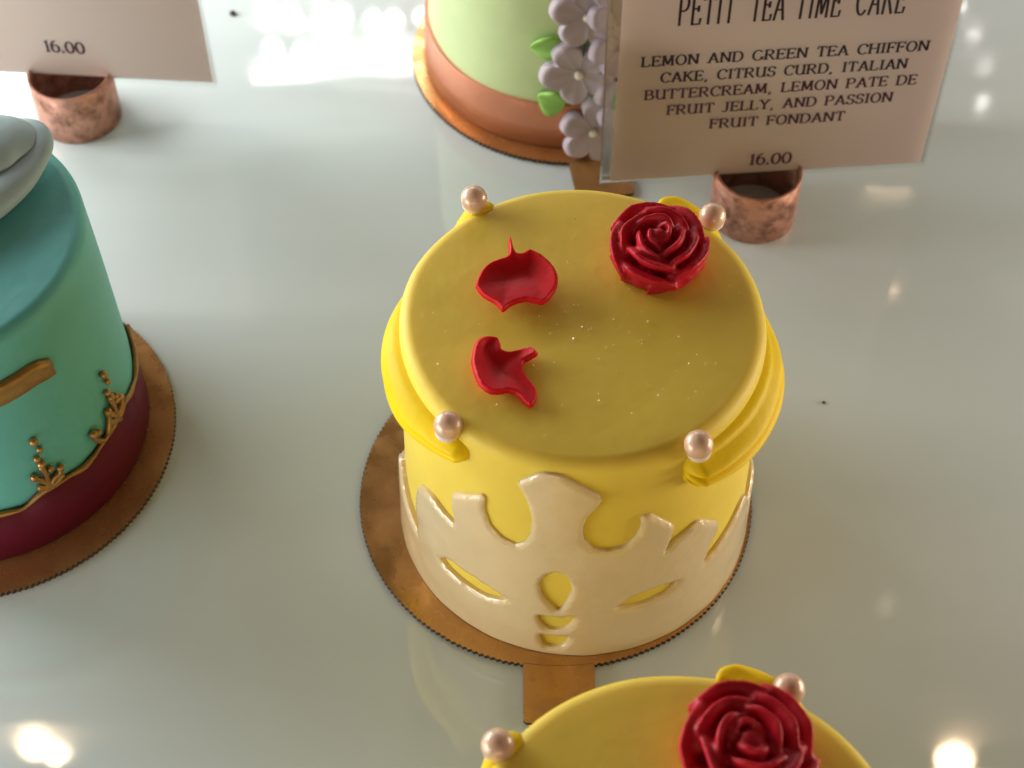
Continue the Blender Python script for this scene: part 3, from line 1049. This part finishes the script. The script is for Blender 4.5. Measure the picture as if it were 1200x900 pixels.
# glyph: advance width, strokes [(points, serif at start, serif at end)]
G = {
 'L': (.82, [([(.16, 1), (.16, 0)], 1, 1), ([(.16, .03), (.72, .03), (.76, .24)], 0, 0)]),
 'E': (.82, [([(.16, 1), (.16, 0)], 1, 1), ([(.16, .97), (.70, .97), (.73, .80)], 0, 0), ([(.16, .52), (.56, .52)], 0, 0), ([(.56, .62), (.56, .42)], 0, 0), ([(.16, .03), (.72, .03), (.76, .22)], 0, 0)]),
 'F': (.78, [([(.16, 1), (.16, 0)], 1, 1), ([(.16, .97), (.70, .97), (.73, .78)], 0, 0), ([(.16, .52), (.54, .52)], 0, 0), ([(.54, .62), (.54, .42)], 0, 0)]),
 'M': (1.12, [([(.16, 0), (.20, 1)], 1, 0), ([(.20, 1), (.54, .12)], 1, 0), ([(.54, .12), (.90, 1)], 0, 0), ([(.90, 1), (.95, 0)], 1, 1)]),
 'O': (1.0, [(arc(.5, .5, .40, .48, 0, 360, 26), 0, 0)]),
 'N': (1.0, [([(.16, 0), (.16, 1)], 1, 0), ([(.16, 1), (.84, .02)], 1, 0), ([(.84, .02), (.84, 1)], 0, 1)]),
 'A': (.98, [([(.12, 0), (.50, 1)], 1, 0), ([(.48, 1), (.88, 0)], 0, 1), ([(.24, .34), (.74, .34)], 0, 0)]),
 'D': (.98, [([(.16, 1), (.16, 0)], 1, 1), ([(.16, .97)] + arc(.46, .5, .42, .47, 90, -90) + [(.16, .03)], 0, 0)]),
 'G': (1.0, [(arc(.52, .5, .42, .48, 40, 340, 22), 0, 0), ([(.90, .36), (.90, .06)], 1, 0)]),
 'C': (.92, [(arc(.52, .5, .42, .48, 42, 318, 20), 0, 0), ([(.83, .92), (.83, .68)], 0, 0)]),
 'R': (.96, [([(.16, 1), (.16, 0)], 1, 1), ([(.16, .97)] + arc(.44, .74, .30, .23, 90, -90) + [(.16, .51)], 0, 0), ([(.44, .50), (.84, .02), (.95, .05)], 0, 0)]),
 'T': (.88, [([(.44, .97), (.44, 0)], 0, 1), ([(.06, .76), (.09, .97), (.79, .97), (.82, .76)], 0, 0)]),
 'H': (1.0, [([(.16, 1), (.16, 0)], 1, 1), ([(.84, 1), (.84, 0)], 1, 1), ([(.16, .52), (.84, .52)], 0, 0)]),
 'I': (.46, [([(.23, 1), (.23, 0)], 1, 1)]),
 'K': (.96, [([(.16, 1), (.16, 0)], 1, 1), ([(.78, 1), (.18, .46)], 1, 0), ([(.36, .60), (.86, 0)], 0, 1)]),
 'U': (.98, [([(.16, 1), (.16, .34)] + arc(.48, .34, .32, .32, 180, 360, 12) + [(.80, 1)], 1, 1), ([(.80, .5), (.80, 0)], 0, 1)]),
 'S': (.78, [(arc(.40, .74, .27, .23, 30, 250, 14) + arc(.38, .27, .30, .25, 80, -150, 14), 0, 0), ([(.66, .94), (.66, .74)], 0, 0), ([(.10, .28), (.10, .06)], 0, 0)]),
 'B': (.90, [([(.16, 1), (.16, 0)], 1, 1), ([(.16, .97)] + arc(.42, .75, .27, .22, 90, -90) + [(.16, .53)], 0, 0), ([(.40, .53)] + arc(.46, .28, .34, .25, 90, -90) + [(.16, .03)], 0, 0)]),
 'P': (.86, [([(.16, 1), (.16, 0)], 1, 1), ([(.16, .97)] + arc(.44, .72, .31, .25, 90, -90) + [(.16, .47)], 0, 0)]),
 'J': (.66, [([(.44, 1), (.44, .22)] + arc(.24, .22, .20, .22, 0, -150, 10), 1, 0)]),
 'Y': (.94, [([(.10, 1), (.47, .48)], 1, 0), ([(.84, 1), (.47, .48)], 1, 0), ([(.47, .5), (.47, 0)], 0, 1)]),
 '1': (.60, [([(.14, .80), (.34, .98), (.34, 0)], 0, 1)]),
 '6': (.88, [(arc(.60, .46, .50, .50, 92, 180, 10) + arc(.44, .32, .33, .31, 180, 540, 20), 0, 0)]),
 '0': (.92, [(arc(.46, .46, .36, .46, 0, 360, 26), 0, 0)]),
 '.': (.36, [(arc(.17, .06, .045, .045, 0, 360, 8), 0, 0)]),
 ',': (.40, [([(.20, .09), (.21, .02), (.12, -.18)], 0, 0)]),
 ' ': (.62, []),
}
def strip(bm, pts, wv, wh, z):
    """broad-pen stroke: width wv for vertical runs, wh for horizontal runs"""
    L_, R__ = [], []
    k = len(pts)
    closed = math.hypot(pts[0][0] - pts[-1][0], pts[0][1] - pts[-1][1]) < 1e-6
    for i, p in enumerate(pts):
        if closed:
            a, b = pts[(i - 1) % (k - 1)], pts[(i + 1) % (k - 1)]
        else:
            a, b = pts[max(i - 1, 0)], pts[min(i + 1, k - 1)]
        dx, dy = b[0] - a[0], b[1] - a[1]
        l = math.hypot(dx, dy) or 1e-9
        nx, ny = -dy / l, dx / l
        w_ = math.hypot(nx * wv, ny * wh) / 2
        L_.append(bm.verts.new((p[0] + nx * w_, z, p[1] + ny * w_)))
        R__.append(bm.verts.new((p[0] - nx * w_, z, p[1] - ny * w_)))
    for i in range(k - 1):
        bm.faces.new((L_[i], L_[i + 1], R__[i + 1], R__[i]))
def text_line(bm, s, u0, u1, base, cap, z, wv=.195, wh=.10, serif=.32, sp=0.06, rot=0.0, jitter=0):
    tot = sum(G[c][0] + sp for c in s) - sp
    sx = (u1 - u0) / tot
    x = u0
    zz = z
    for n_, c in enumerate(s):
        adv, st = G[c]
        for pts, a, b in st:
            P = [(x + p[0] * sx, base + p[1] * cap + rot * (x + p[0] * sx - u0)) for p in pts]
            zz -= 1.0e-6
            strip(bm, P, wv * cap, wh * cap, zz)
            for flag, i, j in ((a, 0, 1), (b, -1, -2)):
                if flag and serif:
                    e = P[i]
                    sg = 1 if P[i][1] > P[j][1] else -1
                    zz -= 1.0e-6
                    y = e[1] - sg * wh * cap * .5
                    strip(bm, [(e[0] - serif * cap * .5, y), (e[0] + serif * cap * .5, y)], wh * cap, wh * cap, zz)
        x += (adv + sp) * sx
    return zz

def price_card(ax, ay, yaw, zb, label, wid=.083, hgt=.072, mirror=False):
    root = thing("price_card", label, "price card", (ax, ay, zb), yaw, "price cards in copper holders")
    bm = bmesh.new()
    x0, x1 = (0, wid) if not mirror else (-wid, 0)
    nx, nz = 16, 12
    th = .00022
    def bow(u, v):
        return .0005 * math.sin(PI * (u - x0) / wid) * 0
    bm.faces.new([bm.verts.new(p) for p in ((x0, 0, 0), (x1, 0, 0), (x1, 0, hgt), (x0, 0, hgt))])
    obj("paper", bm, M['paper'], root, smooth=False)
    # clear sleeve: a folded pocket, front and back sheet closed at one side
    bm = bmesh.new()
    d = .00055
    a, b = (x0 - .0030, x1 + .0012)
    t = .00012
    prof = [(b, -d), (a + .0006, -d), (a, -d * .3), (a, d * .3), (a + .0006, d), (b, d)]
    z0_, z1_ = -.0012, hgt + .004
    lo = [bm.verts.new((x, y, z0_ if y < 0 else z0_ + .0003)) for x, y in prof]
    hi = [bm.verts.new((x - .0008, y, z1_)) for x, y in prof]
    for k in range(len(prof) - 1):
        bm.faces.new((lo[k], lo[k + 1], hi[k + 1], hi[k]))
    o = obj("plastic_sleeve", bm, M['sleeve'], root, smooth=False)
    return root

c1 = price_card(.01155, .0925, R(5.03), .0152, "tea cake price card with five lines of ingredients, behind the rose")
zt = -.00030
bm = bmesh.new()
mm = .001
for s, a, b in (("PETIT", 13.5, 27.4), ("TEA", 31.0, 39.5), ("TIME", 42.0, 53.1), ("CAKE", 56.6, 68.8)):
    zt = text_line(bm, s, a * mm, b * mm, 51.6 * mm, 9.6 * mm, zt, .070, .060, .0, .10, -.006)
obj("title_lettering", bm, M['ink'], c1, smooth=False)
bm = bmesh.new()
for s, a, b, y in (("LEMON AND GREEN TEA CHIFFON", 5.5, 77.3, 39.3), ("CAKE, CITRUS CURD, ITALIAN", 10.6, 72.8, 33.9), ("BUTTERCREAM, LEMON PATE DE", 6.9, 76.2, 28.5),
                   ("FRUIT JELLY, AND PASSION", 12.9, 70.9, 23.1), ("FRUIT FONDANT", 24.3, 59.4, 17.55)):
    zt = text_line(bm, s, a * mm, b * mm, y * mm, 3.3 * mm, zt)
obj("ingredient_lettering", bm, M['ink'], c1, smooth=False)
bm = bmesh.new()
zt = text_line(bm, "16.00", 36.0 * mm, 47.4 * mm, 3.5 * mm, 4.1 * mm, zt, .17, .10)
obj("price_lettering", bm, M['ink'], c1, smooth=False)

c3 = price_card(-.0975, .1309, R(-4.34), .0152, "price card at the top left above the teal cake, only its price showing", mirror=True)
bm = bmesh.new()
text_line(bm, "16.00", -45.4 * mm, -34.0 * mm, 8.3 * mm, 4.2 * mm, -.0003, .17, .10)
obj("price_lettering", bm, M['ink'], c3, smooth=False)

# ------------------------------------------------------------------ crumbs
for (x, y, r, lab) in ((-.0986, .1779, .0010, "dark crumb on the shelf by the top left price card"), (.0628, .0306, .00045, "tiny dark crumb on the bare shelf to the right of the middle cake")):
    bm = bmesh.new()
    bmesh.ops.create_icosphere(bm, subdivisions=2, radius=r)
    for v in bm.verts:
        v.co *= 1 + .35 * noise.noise(v.co * 1400)
        v.co.z = v.co.z * .6 + r * .5
    tag(obj("crumb", bm, M['crumb'], loc=(x, y, 0)), lab, "crumb", "crumbs on the shelf")
